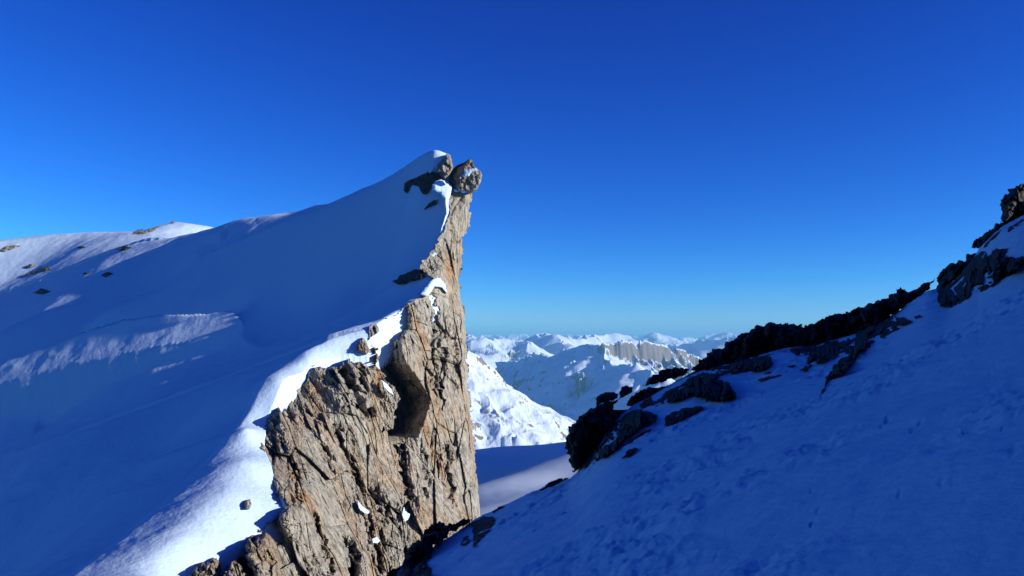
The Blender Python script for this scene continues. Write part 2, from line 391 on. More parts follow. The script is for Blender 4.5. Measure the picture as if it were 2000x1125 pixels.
# faces turned away from the sun: left of each curve the rock steps back  (points top to bottom, height m, width px)
STEPS = [([(800, 585), (798, 640), (782, 665), (790, 700), (815, 735), (840, 775), (838, 800), (818, 850)], 4.2, 62),
         ([(762, 618), (775, 640), (788, 660)], 1.0, 12),
         ([(690, 718), (700, 750), (720, 790), (735, 812)], 1.4, 22),
         ([(655, 720), (665, 745)], .7, 12),
         ([(715, 715), (722, 745), (728, 770)], 1.2, 14),
         ([(595, 968), (590, 1000)], 1.2, 26),
         ([(538, 1000), (545, 1030), (562, 1062)], 1.3, 22),
         ([(478, 1075), (485, 1095), (505, 1125)], 1.0, 20),
         ([(690, 1050), (700, 1080), (700, 1150)], 1.6, 16),
         ([(730, 960), (745, 990), (760, 1020)], .8, 12),
         ([(665, 835), (685, 885), (705, 935), (720, 965)], .9, 12),
         ([(640, 870), (650, 905), (662, 930)], .6, 9),
         ([(790, 860), (795, 900), (805, 950), (815, 985)], 1.0, 14),
         ([(835, 880), (842, 930), (838, 975)], .9, 10),
         ([(868, 640), (872, 690), (866, 740), (872, 800)], .9, 9),
         ([(850, 575), (862, 640), (850, 700), (858, 760)], .8, 9),
         ([(880, 870), (884, 930), (890, 985)], .7, 8),
         ([(728, 1030), (738, 1060), (752, 1090), (760, 1125)], 1.0, 14),
         ([(760, 990), (775, 1020), (790, 1045)], .7, 10),
         ([(620, 1000), (632, 1050), (650, 1100), (655, 1150)], .8, 10),
         ([(575, 900), (585, 940), (590, 960)], .6, 10)]
PXM = lambda D: D / FPX
SMOOTH = [(745, 870, 42, 95, .9), (650, 900, 26, 60, .6), (640, 1050, 30, 110, .9), (600, 880, 20, 60, .5), (895, 900, 22, 130, .8), (690, 1090, 34, 60, .7), (800, 760, 26, 60, .8), (860, 980, 24, 50, .7),
          (900, 420, 16, 50, .7), (730, 640, 30, 30, .5), (870, 800, 16, 60, .5), (560, 1060, 20, 60, .8)]
ROUGH = [(555, 830, 40, 60, .5), (700, 960, 20, 60, .4), (760, 1040, 40, 60, .5), (790, 900, 16, 60, .6), (640, 760, 50, 40, .4), (840, 690, 26, 70, .6), (590, 960, 25, 30, .6), (850, 520, 20, 60, .4)]
def cliff_tex(U, V, d):
    kk = np.interp(U, (560, 700, 790, 880), (.36, .34, .20, .02))
    b = U - kk * (V - 700) + 3 * fbm(U / 60, V / 80, 501, 2)
    Vw = V + 5 * fbm(U / 60 + 7, V / 60, 502, 2) - .5 * b
    ro = .5 + .8 * fbm(b / 60, V / 120, 503, 3)
    for cu, cv, ru, rv, w in SMOOTH:
        q = np.hypot((U - cu - .33 * (V - cv) * (cu < 790)) / ru, (V - cv) / rv); ro -= 1.5 * w * (1 - sm(.6, 1.3, q))
    for cu, cv, ru, rv, w in ROUGH:
        q = np.hypot((U - cu - .33 * (V - cv) * (cu < 790)) / ru, (V - cv) / rv); ro += 1.1 * w * (1 - sm(.4, 1.3, q))
    ro = np.clip(ro, .06, 1.2); e = sm(0, 10, d)
    R = np.zeros(U.shape)
    h, bd = facets(b / 64, Vw / 125, 510, 1.0); R += e * (.75 + .4 * ro) * h - .6 * e * np.clip(ro, .3, 2) * (1 - sm(0, .07, bd))
    h, bd = facets(b / 23 + 3, Vw / 44, 520, 1.3); R += (.2 + .8 * e) * ro * (.36 * h - .12 * (1 - sm(0, .12, bd)))
    h, bd = facets(b / 10.5, Vw / 15, 530, 1.5); R += (.3 + .7 * e) * (ro ** 1.3) * .22 * h
    h, bd = facets(U / 5.5, V / 6.5, 540, 1.6); R += (ro ** 1.2) * .10 * h
    R += .30 * ro * fbm(b / 16, V / 42, 550, 3) + .05 * fbm(b / 5, V / 12, 551, 3)
    # long cracks along the bedding
    n = np.abs(gn(b / 30, V / 210, 560)); m = sm(-.1, .35, gn(b / 60, V / 90, 561))
    R -= .5 * m * e * (1 - sm(0, .035, n))
    h, bd = facets(b / 15 + 9, Vw / 70, 570, 1.2); R += (.06 + .16 * ro) * e * h - .15 * e * np.clip(ro, .12, 1) * (1 - sm(0, .06, bd))
    return R
def cliff_extra(U, V, d):
    R = np.zeros(U.shape)
    fw, _ = facets(U / 30, V / 17, 78, 1.5); wob = 6.0 * fw + 3 * fbm(U / 12, V / 12, 77, 3)
    fx, _ = facets(U / 20, V / 28, 79, 1.2)
    for pts, h, w in STEPS:
        c = curve(pts)(V) + wob * (.35 if h > 2 else 1); v0, v1 = pts[0][1], pts[-1][1]
        env = sm(v0 - 14, v0 + 12, V) * (1 - sm(v1 - 12, v1 + 14, V)) * sm(0, 8, d)
        x = (c - U) / w
        if h > 2:
            x = x * (1 + .14 * fx); R -= (11.5 + 5 * (1 - sm(640, 720, V))) * env * np.where((x > 0) & (x < 1), np.clip(x, 0, 1), 0)
        else:
            R -= (h * 1.1 + w * .06) * env * (.75 + .5 * fx) * np.where((x > 0) & (x < 1.3), np.where(x < 1, x, (1.3 - x) / .3), 0)
    b = U - np.interp(U, (560, 700, 880), (.36, .33, .03)) * (V - 700)
    R += 0.45 * fbm(b / 75, V / 260, 23, 3)
    ur = np.interp(V, (374, 440, 480, 540, 650, 750, 900, 1005, 1060), (924, 921, 905, 898, 911, 916, 930, 940, 950))
    x = np.clip((ur - U) / 16, 0, 1)
    R -= 3.2 * (1 - np.sqrt(1 - (1 - x) ** 2))
    return R
relief("rock_cliff", CLIFF, lambda u, v: f_cl(u, v), bulge=0.15, thick=9, seed=3, step=1.1, jag=4.0, edge=14, fac=(), tex=cliff_tex, fine=0.04, extra=cliff_extra, round_=.5, scale=K,
       label="tall sunlit beige limestone cliff with cracked face between white snow edge and blue shaded snow", category="cliff")

# ------------------------------------------------------------------ right-hand slope in shade
PA, PB, PC = -1.7, 0.469, -0.129
def plane_d(u, v):
    s, t = rayst(u, v); den = PB * s + PC - t
    return np.where(den > 1e-3, 1.7 / np.maximum(den, 1e-3), 999.)
def crest_y(s):   # depth at which the slope breaks away, by direction
    return np.interp(s, [-0.3, -0.11, -0.0446, 0.0764, 0.16, 0.3, 0.7, 1.2], [15, 20, 24.5, 23.5, 27.5, 30, 29, 27])
nc2, nr2 = 800, 700
s2 = np.concatenate([np.linspace(-1.6, -.32, 40)[:-1], np.linspace(-0.32, .80, 661), np.linspace(.81, 3.2, 100)]); nc2 = len(s2)
y2 = np.exp(np.linspace(math.log(.6), math.log(60), nr2))
SS2, YY2 = np.meshgrid(s2, y2); XX2 = SS2 * YY2
USK = [900, 930, 1120, 1150, 1200, 1245, 1300, 1350, 1400, 1480, 1545, 1600, 1700, 1760, 1815, 1850, 1900, 1960, 2000, 2100]
VSK = [1030, 1010, 925, 885, 812, 776, 748, 718, 706, 685, 668, 664, 630, 597, 550, 556, 492, 442, 422, 400]
S_SK, T_SK = rayst(np.array(USK, float), np.array(VSK, float))
SK_s = np.linspace(-.3, 1.0, 400); SK_t = np.interp(SK_s, S_SK, T_SK)
SK_t = np.convolve(np.pad(SK_t, 8, 'edge'), np.hanning(19)[1:-1] / np.hanning(19).sum(), 'valid')
def z_right(x, y):
    s = x / y
    z = PA + PB * np.minimum(x, 17) - .6 * np.maximum(0, x - 17) + PC * y
    cy = crest_y(s)
    kk_ = sm(.02, .09, s)
    pl = PA + PB * np.minimum(s * cy, 17) - .6 * np.maximum(0, s * cy - 17) + PC * cy
    bump = kk_ * np.clip(np.interp(s, SK_s, SK_t) * cy - pl, 0, 9) * (1 - sm(.72, .9, s))
    z = z + bump * sm(.30, 1.0, y / cy) ** 1.3
    z = z + 9.5 * np.exp(-((x - 20) / 2.6) ** 2 - ((y - 20.5) / 3.5) ** 2)  # swell out of view, added to keep the sun off the ridge block
    lim = np.interp(s, SK_s, SK_t) * y; k_ = .25; g_ = sm(8, 14, y) * kk_ * (1 - sm(.8, .95, s))
    z = z - g_ * k_ * np.log1p(np.exp(np.clip((z - lim) / k_, -30, 30)))
    over = np.maximum(0, y - crest_y(s)); z = z - 2.2 * over * sm(0, 1.0, over)
    return z
ZR = z_right(XX2, YY2)
ZR += 0.05 * fbm(XX2 * .5, YY2 * .5, 41, 3) * sm(2, 8, YY2)
lump = sm(0.25, .75, fbm(XX2 * .35 + 3, YY2 * .35, 51, 2) + .35)
ZR += lump * 0.06 * fbm(XX2 * 1.8, YY2 * 1.8, 55, 4, .6) + .012 * lump * ridged(XX2 * 4 - YY2, YY2 * 3, 56, 3)
ZR += .020 * ridged(XX2 * .9 - YY2 * .5, YY2 * 1.6 + XX2 * .8, 57, 3) * sm(3, 8, YY2)
rr = random.Random(5)
US2, VS2 = topix(XX2, YY2, ZR)
WN1 = fbm(US2 / 16, VS2 / 16, 91, 2); WN2 = fbm(US2 / 16 + 9, VS2 / 16, 92, 2)
for k in range(24):          # old boot and ski marks pressed into the crust
    pu = rr.uniform(1380, 1990); pv = 1125 - (pu - 1300) * .50 + rr.uniform(-90, 120)
    if pv > 1120: continue
    q = np.hypot(1.5 * ((US2 - pu) + rr.uniform(.3, .9) * (VS2 - pv)) + 9 * WN1, 1.0 * (VS2 - pv) + 9 * WN2); rad = rr.uniform(7, 18)
    ZR -= rr.uniform(.004, .018) * (1 - sm(.1, 1, q / rad))
for c0, c1, dp in (((1330, 815), (880, 1080), .045), ((1345, 822), (900, 1092), .03), ((1700, 690), (1290, 905), .02)):
    dt, _ = polydist(US2, VS2 + 4 * gn(US2 / 60, VS2 / 60, 58), [c0, c1], closed=False)
    ZR -= dp * (1 - sm(0, 3.2, dt)) * (.5 + .5 * gn(US2 / 30, VS2 / 30, 59))
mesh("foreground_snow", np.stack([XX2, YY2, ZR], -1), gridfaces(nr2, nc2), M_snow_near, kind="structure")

# ------------------------------------------------------------------ rocks of the left mountain
def dleft(off=.1, lo=24, hi=175):
    """depth of the snow surface seen through each pixel, less a little"""
    def f(U, V):
        us = U[0]; vs = V[:, 0]; o = np.zeros(U.shape)
        cu = np.linspace(us[0], us[-1], 9); cv = np.linspace(vs[0], vs[-1], 9)
        G = np.array([[hit_left(a, b) for a in cu] for b in cv]) / K
        G = np.clip(G, np.median(G) - 4, np.median(G) + 4)
        R = np.array([np.interp(us, cu, g) for g in G])
        return np.array([np.interp(vs, cv, R[:, j]) for j in range(len(us))]).T - off
    return f
def face(c, rate, wid):       # rock recedes to the left of curve c: a face turned from the sun
    cc = curve(c)
    return lambda U, V, d: -rate * np.clip((cc(V) - U) / wid, 0, 1)
SMALLF = ((16, 9, .22), (6, 4, .09))
relief("cap_boulder", [(870, 350), (878, 338), (885, 328), (893, 322), (903, 318), (912, 313), (916, 309), (923, 312), (926, 324), (933, 329), (942, 338), (941, 350), (936, 364), (930, 374), (923, 377), (893, 374), (884, 368), (876, 358)],
       81.0, bulge=.28, thick=3, seed=19, step=.9, jag=.45, edge=5, round_=.3, fac=((17, 13, .26), (6, 5, .10)), scale=K, fine=.04,
       extra=lambda U, V, d: face([(917, 309), (905, 330), (898, 348), (896, 374)], 3.6, 26)(U, V, d) - .07 * np.clip(342 - V, 0, 40),
       label="square boulder balanced on the very top of the tall cliff tower", category="boulder")
relief("pointed_rock", [(852, 336), (853, 322), (862, 312), (870, 302), (874, 299), (880, 303), (884, 318), (886, 328), (878, 342), (869, 354), (862, 343)],
       82.3, bulge=.9, thick=2, seed=14, step=.9, jag=.45, edge=6, round_=.35, fac=SMALLF, scale=K, extra=face([(873, 299), (864, 322), (853, 337)], 2.2, 18),
       label="pointed upright rock on the summit ridge, left of the square boulder", category="rock")
relief("shaded_outcrop", [(788, 372), (790, 358), (800, 350), (815, 346), (828, 338), (842, 334), (855, 337), (869, 351), (858, 356), (848, 358), (840, 372), (833, 381), (824, 378), (816, 364), (806, 362), (800, 370), (794, 379)],
       dleft(.15), bulge=.25, thick=1.5, seed=15, step=1, jag=1.2, edge=8, fac=((22, 14, .22), (7, 5, .1)), scale=K, mat=M_dark, extra=lambda U, V, d: -.035 * (870 - U) * 0,  # dark rock colour also carries the shade of its sunless side
       label="dark shaded rock outcrop in the snow just under the pointed summit rock", category="outcrop")
def snowp(name, poly, depth, label, bulge=.5, edge=8, category="snow patch", step=1.0, **kw):
    return relief(name, poly, depth, bulge=bulge, thick=.5, seed=len(name) + int(poly[0][0]), step=step, jag=1.2, edge=edge, fac=(), mat=M_snow, smooth=True, scale=K, fine=.015, label=label, category=category, **kw)
snowp("snow_cornice", [(843, 372), (843, 360), (850, 353), (862, 350), (874, 354), (884, 364), (882, 376), (878, 388), (877, 402), (876, 416), (870, 435), (863, 450), (856, 460), (862, 440), (868, 420), (868, 405), (865, 390), (858, 378), (850, 376)],
      lambda u, v: f_cl(u, v) - .35, "bright white snow cornice curving down the left edge of the upper cliff tower", category="cornice", edge=10, bulge=.7)
snowp("snow_mound", [(820, 575), (832, 556), (845, 544), (860, 542), (870, 554), (875, 575), (862, 563), (850, 560), (842, 572), (834, 580)], lambda u, v: f_cl(u, v) - .5, "bright white snow cap on the cliff shoulder halfway up its left edge", category="snow mound", edge=9)
snowp("snow_patch", [(906, 333), (918, 330), (929, 326), (933, 332), (922, 337), (916, 345), (903, 346)], 79.6, "small white snow lying on top of the square summit boulder", edge=5, bulge=.2)
snowp("snow_patch", [(830, 335), (840, 330), (849, 326), (846, 334), (841, 339)], dleft(.4), "small bright snow triangle left of the pointed summit rock", edge=4, bulge=.2)
for poly, lab in (([(698, 976), (704, 984), (714, 991), (723, 999), (720, 1004), (712, 1003), (703, 997), (699, 987)], "largest white snow patch low on the cliff face"),
                  ([(787, 989), (792, 996), (801, 1004), (798, 1015), (791, 1018), (785, 1010)], "white snow patch low on the cliff nearest the shaded foreground rocks"),
                  ([(727, 1052), (735, 1047), (743, 1055), (738, 1062), (728, 1061)], "lowest small white snow patch on the cliff"),
                  ([(743, 741), (754, 747), (765, 760), (771, 773), (760, 768), (750, 757)], "narrow white snow strip high on the cliff beside the dark recess")):
    snowp("snow_patch", poly, lambda u, v: f_cl(u, v) - .75, lab, edge=4, bulge=.15)
relief("boulder", [(546, 1002), (556, 990), (570, 985), (585, 992), (593, 1010), (594, 1035), (584, 1062), (566, 1058), (552, 1036), (544, 1016)], lambda u, v: f_cl(u, v) - .3, bulge=1.5, thick=1.5, seed=33, step=1, jag=1.5, edge=16,
       fac=((30, 22, .25), (9, 7, .12)), scale=K, fine=.03, label="rounded tan boulder at the foot of the cliff edge beside the white snow", category="boulder")
relief("boulder", [(500, 1050), (520, 1040), (536, 1055), (546, 1082), (550, 1125), (548, 1160), (505, 1160), (492, 1110), (480, 1085)], lambda u, v: f_cl(u, v) - .3, bulge=1.6, thick=1.5, seed=36, step=1, jag=1.5, edge=16,
       fac=((40, 24, .3), (10, 7, .12)), scale=K, fine=.03, label="angular tan boulder at the bottom edge of the picture, below the rounded boulder", category="boulder")
relief("stone", [(475, 984), (479, 976), (489, 974), (492, 985), (488, 995), (480, 994)], dleft(.1), bulge=.5, thick=.6, seed=41, step=.8, jag=1, edge=6, fac=SMALLF, scale=K,
       label="lone small grey stone lying in the white snow left of the cliff", category="stone")
relief("rock", [(694, 678), (700, 666), (708, 659), (716, 668), (723, 684), (717, 693), (706, 690), (698, 688)], dleft(.2), bulge=.6, thick=.8, seed=42, step=.8, jag=1.5, edge=8, fac=SMALLF, scale=K,
       label="grey brown rock poking through the white snow tongue above the cliff recess", category="rock")
relief("outcrop", [(366, 1132), (378, 1110), (392, 1100), (405, 1098), (415, 1089), (424, 1090), (433, 1104), (432, 1130), (436, 1170), (366, 1170)], dleft(.2), bulge=1.0, thick=1, seed=43, step=1, jag=3, edge=14, fac=((18, 10, .35), (8, 5, .14)), scale=K,
       label="low broken rock outcrop at the bottom of the white snow strip", category="outcrop")
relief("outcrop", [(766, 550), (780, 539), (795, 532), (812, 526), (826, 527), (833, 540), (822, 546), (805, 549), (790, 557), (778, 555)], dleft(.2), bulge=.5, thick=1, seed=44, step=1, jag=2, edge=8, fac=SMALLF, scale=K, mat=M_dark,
       label="dark rock outcrop with snow on it left of the cliff tower neck", category="outcrop")
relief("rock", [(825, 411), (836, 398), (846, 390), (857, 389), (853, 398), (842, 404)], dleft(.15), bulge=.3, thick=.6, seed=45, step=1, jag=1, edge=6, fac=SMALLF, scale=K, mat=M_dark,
       label="dark rock in the shaded snow below the white cornice", category="rock")
for i, (poly, lab) in enumerate((
        ([(35, 543), (48, 535), (70, 528), (78, 522), (95, 519), (103, 527), (90, 540), (75, 538), (60, 536)], "largest dark rock band on the far left slope at the shadow edge"),
        ([(45, 522), (60, 514), (71, 517), (60, 524)], "small rock just above the largest dark band on the far left slope"),
        ([(64, 573), (80, 563), (99, 568), (88, 575)], "small dark rock in blue shade below the largest dark band"),
        ([(195, 539), (208, 530), (221, 533), (208, 541)], "dark rock in blue shade, right of a smaller one on the left slope"),
        ([(158, 536), (168, 530), (173, 536)], "tiny dark rock in blue shade, left neighbour of a larger one"),
        ([(221, 488), (240, 480), (257, 481), (245, 490)], "flat dark rock just under the shadow line of the far left hill"),
        ([(147, 483), (158, 480), (169, 483), (158, 486)], "tiny flat rock at the shadow line of the far left hill"),
        ([(257, 457), (270, 446), (285, 449), (300, 444), (313, 442), (300, 452), (270, 458)], "brown rock ridge on the sunlit skyline of the far left hill"),
        ([(329, 437), (336, 430), (346, 433), (338, 437)], "small rock on the highest point of the far left hill"),
        ([(-5, 489), (12, 480), (30, 478), (43, 480), (30, 485), (8, 491)], "rock band in sunlit snow at the left edge of the picture"))):
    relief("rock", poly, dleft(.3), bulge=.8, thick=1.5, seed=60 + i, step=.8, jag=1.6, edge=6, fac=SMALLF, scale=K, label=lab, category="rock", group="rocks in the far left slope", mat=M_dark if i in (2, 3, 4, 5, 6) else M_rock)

# ------------------------------------------------------------------ rocks of the right-hand ridge
def dright(off=.12, back=.3):
    def f(u, v):
        s, t = rayst(u, v); g = np.linspace(3, 34, 260); o = np.full(s.shape, 99.)
        for y in g[::-1]:
            o = np.where(z_right(s * y, y + 0 * s) >= t * y, y, o)
        return np.minimum(o, crest_y(s) - back) - off
    return f
RR = [
 ("ridge_outcrop", [(1103, 858), (1108, 840), (1122, 826), (1135, 808), (1150, 798), (1165, 793), (1185, 785), (1200, 780), (1213, 774), (1204, 790), (1198, 800), (1210, 800), (1235, 799), (1262, 800), (1283, 812), (1280, 822), (1258, 835), (1238, 846), (1222, 862), (1200, 880), (1170, 900), (1140, 916), (1122, 925), (1113, 908), (1106, 885)], 1.1, 26, "large rounded dark outcrop at the lowest end of the shaded ridge", 1),
 ("boulder", [(1163, 790), (1165, 775), (1180, 765), (1198, 763), (1209, 771), (1205, 779), (1188, 786), (1170, 791)], .5, 10, "left of two dark boulders sitting on the lower ridge skyline", 0),
 ("boulder", [(1208, 771), (1212, 757), (1224, 751), (1235, 757), (1234, 767), (1220, 775), (1211, 779)], .45, 9, "right of two dark boulders sitting on the lower ridge skyline", 0),
 ("ridge_outcrop", [(1256, 754), (1268, 736), (1290, 724), (1320, 718), (1349, 720), (1337, 733), (1310, 742), (1285, 749), (1264, 754)], .5, 10, "long low dark rock on the skyline right of the two boulders", 1),
 ("ridge_outcrop", [(1222, 792), (1240, 765), (1262, 757), (1300, 753), (1330, 746), (1345, 732), (1385, 726), (1410, 731), (1425, 745), (1435, 765), (1438, 776), (1410, 785), (1390, 786), (1375, 778), (1350, 775), (1320, 785), (1280, 793), (1245, 796)], .8, 18, "broad dark outcrop in the middle of the lower shaded ridge", 1),
 ("rock", [(1296, 831), (1300, 812), (1320, 802), (1350, 794), (1375, 795), (1365, 806), (1340, 818), (1318, 830), (1305, 833)], .45, 10, "isolated wedge shaped dark rock in the snow below the middle outcrop", 0),
 ("rock", [(1213, 871), (1235, 858), (1250, 848), (1262, 835), (1274, 837), (1268, 848), (1250, 858), (1230, 869)], .25, 6, "narrow dark rock strip in the snow right of the lowest outcrop", 0),
 ("rock", [(1213, 896), (1225, 880), (1238, 872), (1251, 876), (1238, 884), (1222, 895)], .25, 6, "small dark rock in the snow below the narrow strip", 0),
 ("ridge_crag", [(1343, 727), (1362, 708), (1380, 692), (1395, 680), (1410, 676), (1425, 665), (1440, 658), (1460, 645), (1480, 636), (1500, 631), (1520, 630), (1535, 634), (1548, 629), (1550, 636), (1570, 636), (1590, 632), (1600, 621), (1609, 622), (1630, 612), (1650, 610), (1675, 600), (1700, 592), (1720, 585), (1735, 575), (1751, 570), (1755, 562), (1770, 567), (1790, 565), (1810, 550), (1828, 545), (1808, 570), (1790, 590), (1765, 605), (1738, 618), (1765, 620), (1779, 630), (1745, 650), (1710, 670), (1680, 690), (1665, 710), (1650, 730), (1625, 745), (1608, 760), (1612, 740), (1625, 715), (1640, 702), (1655, 694), (1645, 690), (1625, 700), (1600, 710), (1581, 716), (1575, 702), (1580, 690), (1560, 693), (1545, 690), (1545, 683), (1510, 690), (1505, 700), (1511, 716), (1490, 722), (1460, 726), (1420, 729), (1395, 726), (1370, 722)], 1.4, 22, "longest dark jagged crag along the skyline of the shaded ridge", 2),
 ("rock", [(1534, 717), (1545, 711), (1557, 714), (1545, 720)], .2, 5, "tiny rock in the snow pocket under the long crag", 0),
 ("rock", [(1478, 743), (1495, 726), (1520, 728), (1527, 735), (1505, 742), (1488, 748)], .25, 7, "ragged small rock below the left part of the long crag", 0),
 ("rock", [(1557, 724), (1572, 716), (1587, 711), (1575, 725)], .2, 5, "small rock beneath the middle of the long crag, right of the snow pocket", 0),
 ("rock", [(1597, 770), (1608, 757), (1620, 750), (1613, 763)], .2, 5, "small pointed rock trailing below the lowest tip of the long crag", 0),
 ("rock", [(1782, 621), (1795, 613), (1803, 617), (1790, 625)], .2, 5, "small rock in the snow gully between the long crag and the upper outcrop", 0),
 ("ridge_outcrop", [(1828, 548), (1840, 525), (1855, 515), (1880, 507), (1895, 495), (1920, 490), (1950, 485), (1976, 480), (1965, 490), (1960, 500), (1985, 502), (2000, 499), (2006, 513), (1985, 530), (1960, 541), (1935, 560), (1900, 580), (1870, 596), (1840, 602), (1830, 592), (1828, 570)], 1.0, 22, "large dark outcrop on the upper right ridge beside the snow gully", 1),
 ("ridge_outcrop", [(1897, 479), (1905, 465), (1930, 450), (1950, 434), (1962, 430), (1990, 424), (2006, 424), (1985, 441), (1965, 455), (1940, 470), (1920, 483), (1899, 488)], .8, 14, "slanting dark rock between the upper outcrop and the top block", 1),
 ("ridge_block", [(1956, 432), (1953, 400), (1960, 380), (1975, 368), (1995, 358), (2070, 345), (2070, 430), (2000, 426), (1985, 440), (1964, 440)], 1.0, 18, "dark block at the right edge of the picture, top of the ridge", 1),
 ("shaded_outcrop", [(748, 1132), (765, 1112), (780, 1105), (792, 1090), (795, 1075), (805, 1062), (822, 1050), (830, 1035), (840, 1022), (860, 1018), (872, 1024), (892, 1019), (905, 1012), (928, 1012), (905, 1030), (880, 1040), (870, 1055), (850, 1068), (845, 1085), (835, 1100), (845, 1120), (845, 1170), (740, 1175)], .8, 16, "dark shaded rocks at the bottom, between the sunlit cliff and the foreground snow", 1),  # real rocks, but the outline partly draws the ridge's cast shadow as dark rock
 ("shaded_outcrop", [(920, 1021), (940, 1009), (965, 1009), (970, 1019), (960, 1035), (940, 1055), (923, 1069), (924, 1045)], .4, 9, "dark rock in the foreground snow under the right foot of the cliff", 0),
 ("rock", [(897, 1066), (905, 1050), (915, 1044), (919, 1055), (908, 1071)], .2, 5, "small dark rock in the foreground snow left of the one under the cliff foot", 0),
 ("rock", [(1054, 959), (1070, 942), (1090, 935), (1119, 932), (1105, 940), (1075, 953)], .3, 6, "flat dark rock on the snow edge left of the lowest ridge outcrop", 0),
 ("rock", [(958, 1003), (975, 988), (991, 986), (981, 994)], .2, 4, "tiny dark rock on the snow edge nearest the cliff foot", 0)]
for i, (nm, poly, bu, ed, lab, big) in enumerate(RR):
    relief(nm, poly, dright(), bulge=bu, thick=bu * 1.2, seed=100 + 13 * i, step=1.2 if big else 1.0, jag=(2.5, 4.0, 4.5)[big], edge=ed, strike=-.3,
           fac=((52, 32, .95), (22, 15, .40), (9, 7, .12)) if big else ((14, 10, .10), (6, 4, .04)), fine=.015, mat=M_dark,
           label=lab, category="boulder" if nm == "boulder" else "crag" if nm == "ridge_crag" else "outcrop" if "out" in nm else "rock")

# ------------------------------------------------------------------ valley and distant mountains
def far_mat(name):
    m, t, b = nodes(name); L = t.links.new
    b.inputs["Roughness"].default_value = 0.9; b.inputs["Specular IOR Level"].default_value = 0.1
    g = N(t, "ShaderNodeNewGeometry"); sp = N(t, "ShaderNodeSeparateXYZ"); L(g.outputs["Normal"], sp.inputs[0])
    n1 = N(t, "ShaderNodeTexNoise", i_Scale=0.010, i_Detail=8.0, i_Roughness=0.7); L(g.outputs["Position"], n1.inputs["Vector"])
    a = N(t, "ShaderNodeMath", operation='MULTIPLY_ADD'); L(n1.outputs["Fac"], a.inputs[0]); a.inputs[1].default_value = 1.1; L(sp.outputs["Z"], a.inputs[2])
    r = N(t, "ShaderNodeValToRGB"); e = r.color_ramp.elements
    e[0].position = .0; e[0].color = (.16, .14, .125, 1); e[1].position = 1.0; e[1].color = (.58, .67, .79, 1)
    mr = N(t, "ShaderNodeMapRange"); mr.inputs[1].default_value = 1.12; mr.inputs[2].default_value = 1.20
    L(a.outputs[0], mr.inputs[0]); L(mr.outputs[0], r.inputs[0]); L(r.outputs[0], b.inputs["Base Color"])
    return m
M_far = far_mat("mountain_snow_and_rock")
sF = np.concatenate([np.linspace(-.95, -.10, 90), np.linspace(-.095, .30, 1150), np.linspace(.305, 1.1, 90)])
yF = np.concatenate([np.geomspace(105, 500, 170)[:-1], np.geomspace(500, 1500, 60)[:-1], np.geomspace(1500, 2700, 330)[:-1], np.geomspace(2700, 9000, 520)[:-1], np.geomspace(9000, 28000, 380)])
SF, YF = np.meshgrid(sF, yF); XF = SF * YF
za = [(930, 950, 300), (1050, 905, 300), (1000, 926, 310), (940, 893, 440), (1100, 866, 400), (1000, 879, 430), (1180, 850, 390), (860, 930, 450),
      (925, 962, 175), (1000, 931, 193), (1060, 903, 216), (1120, 893, 242), (1170, 890, 255), (940, 1010, 130), (1040, 962, 160), (1120, 935, 186), (800, 1080, 118), (1300, 880, 190), (860, 1000, 160)]
PA_ = [at(u, v, d) for u, v, d in za] + [np.array(q, float) for q in ((150, 260, 14), (190, 330, 16), (130, 225, -8), (250, 420, 10), (120, 330, -25), (-150, 300, -75), (-250, 200, -90), (10, 245, -52), (-20, 240, -56), (40, 250, -45), (0, 520, -130), (300, 600, -90), (-300, 600, -180), (150, 150, -45))]  # right-hand points raise an unseen ridge, added to shade the snowfield
PA_ = np.array(PA_); f_a = tps(PA_[:, :2], PA_[:, 2], 1e-3)
wA = 1 - sm(430, 620, YF)
wx = 40 * fbm(XF / 900, YF / 900, 200, 3); 
BASE = -900 - 300 * sm(3000, 9000, YF) + 60 * fbm(XF / 2500, YF / 2500, 201, 4)
ZF = np.array(BASE)
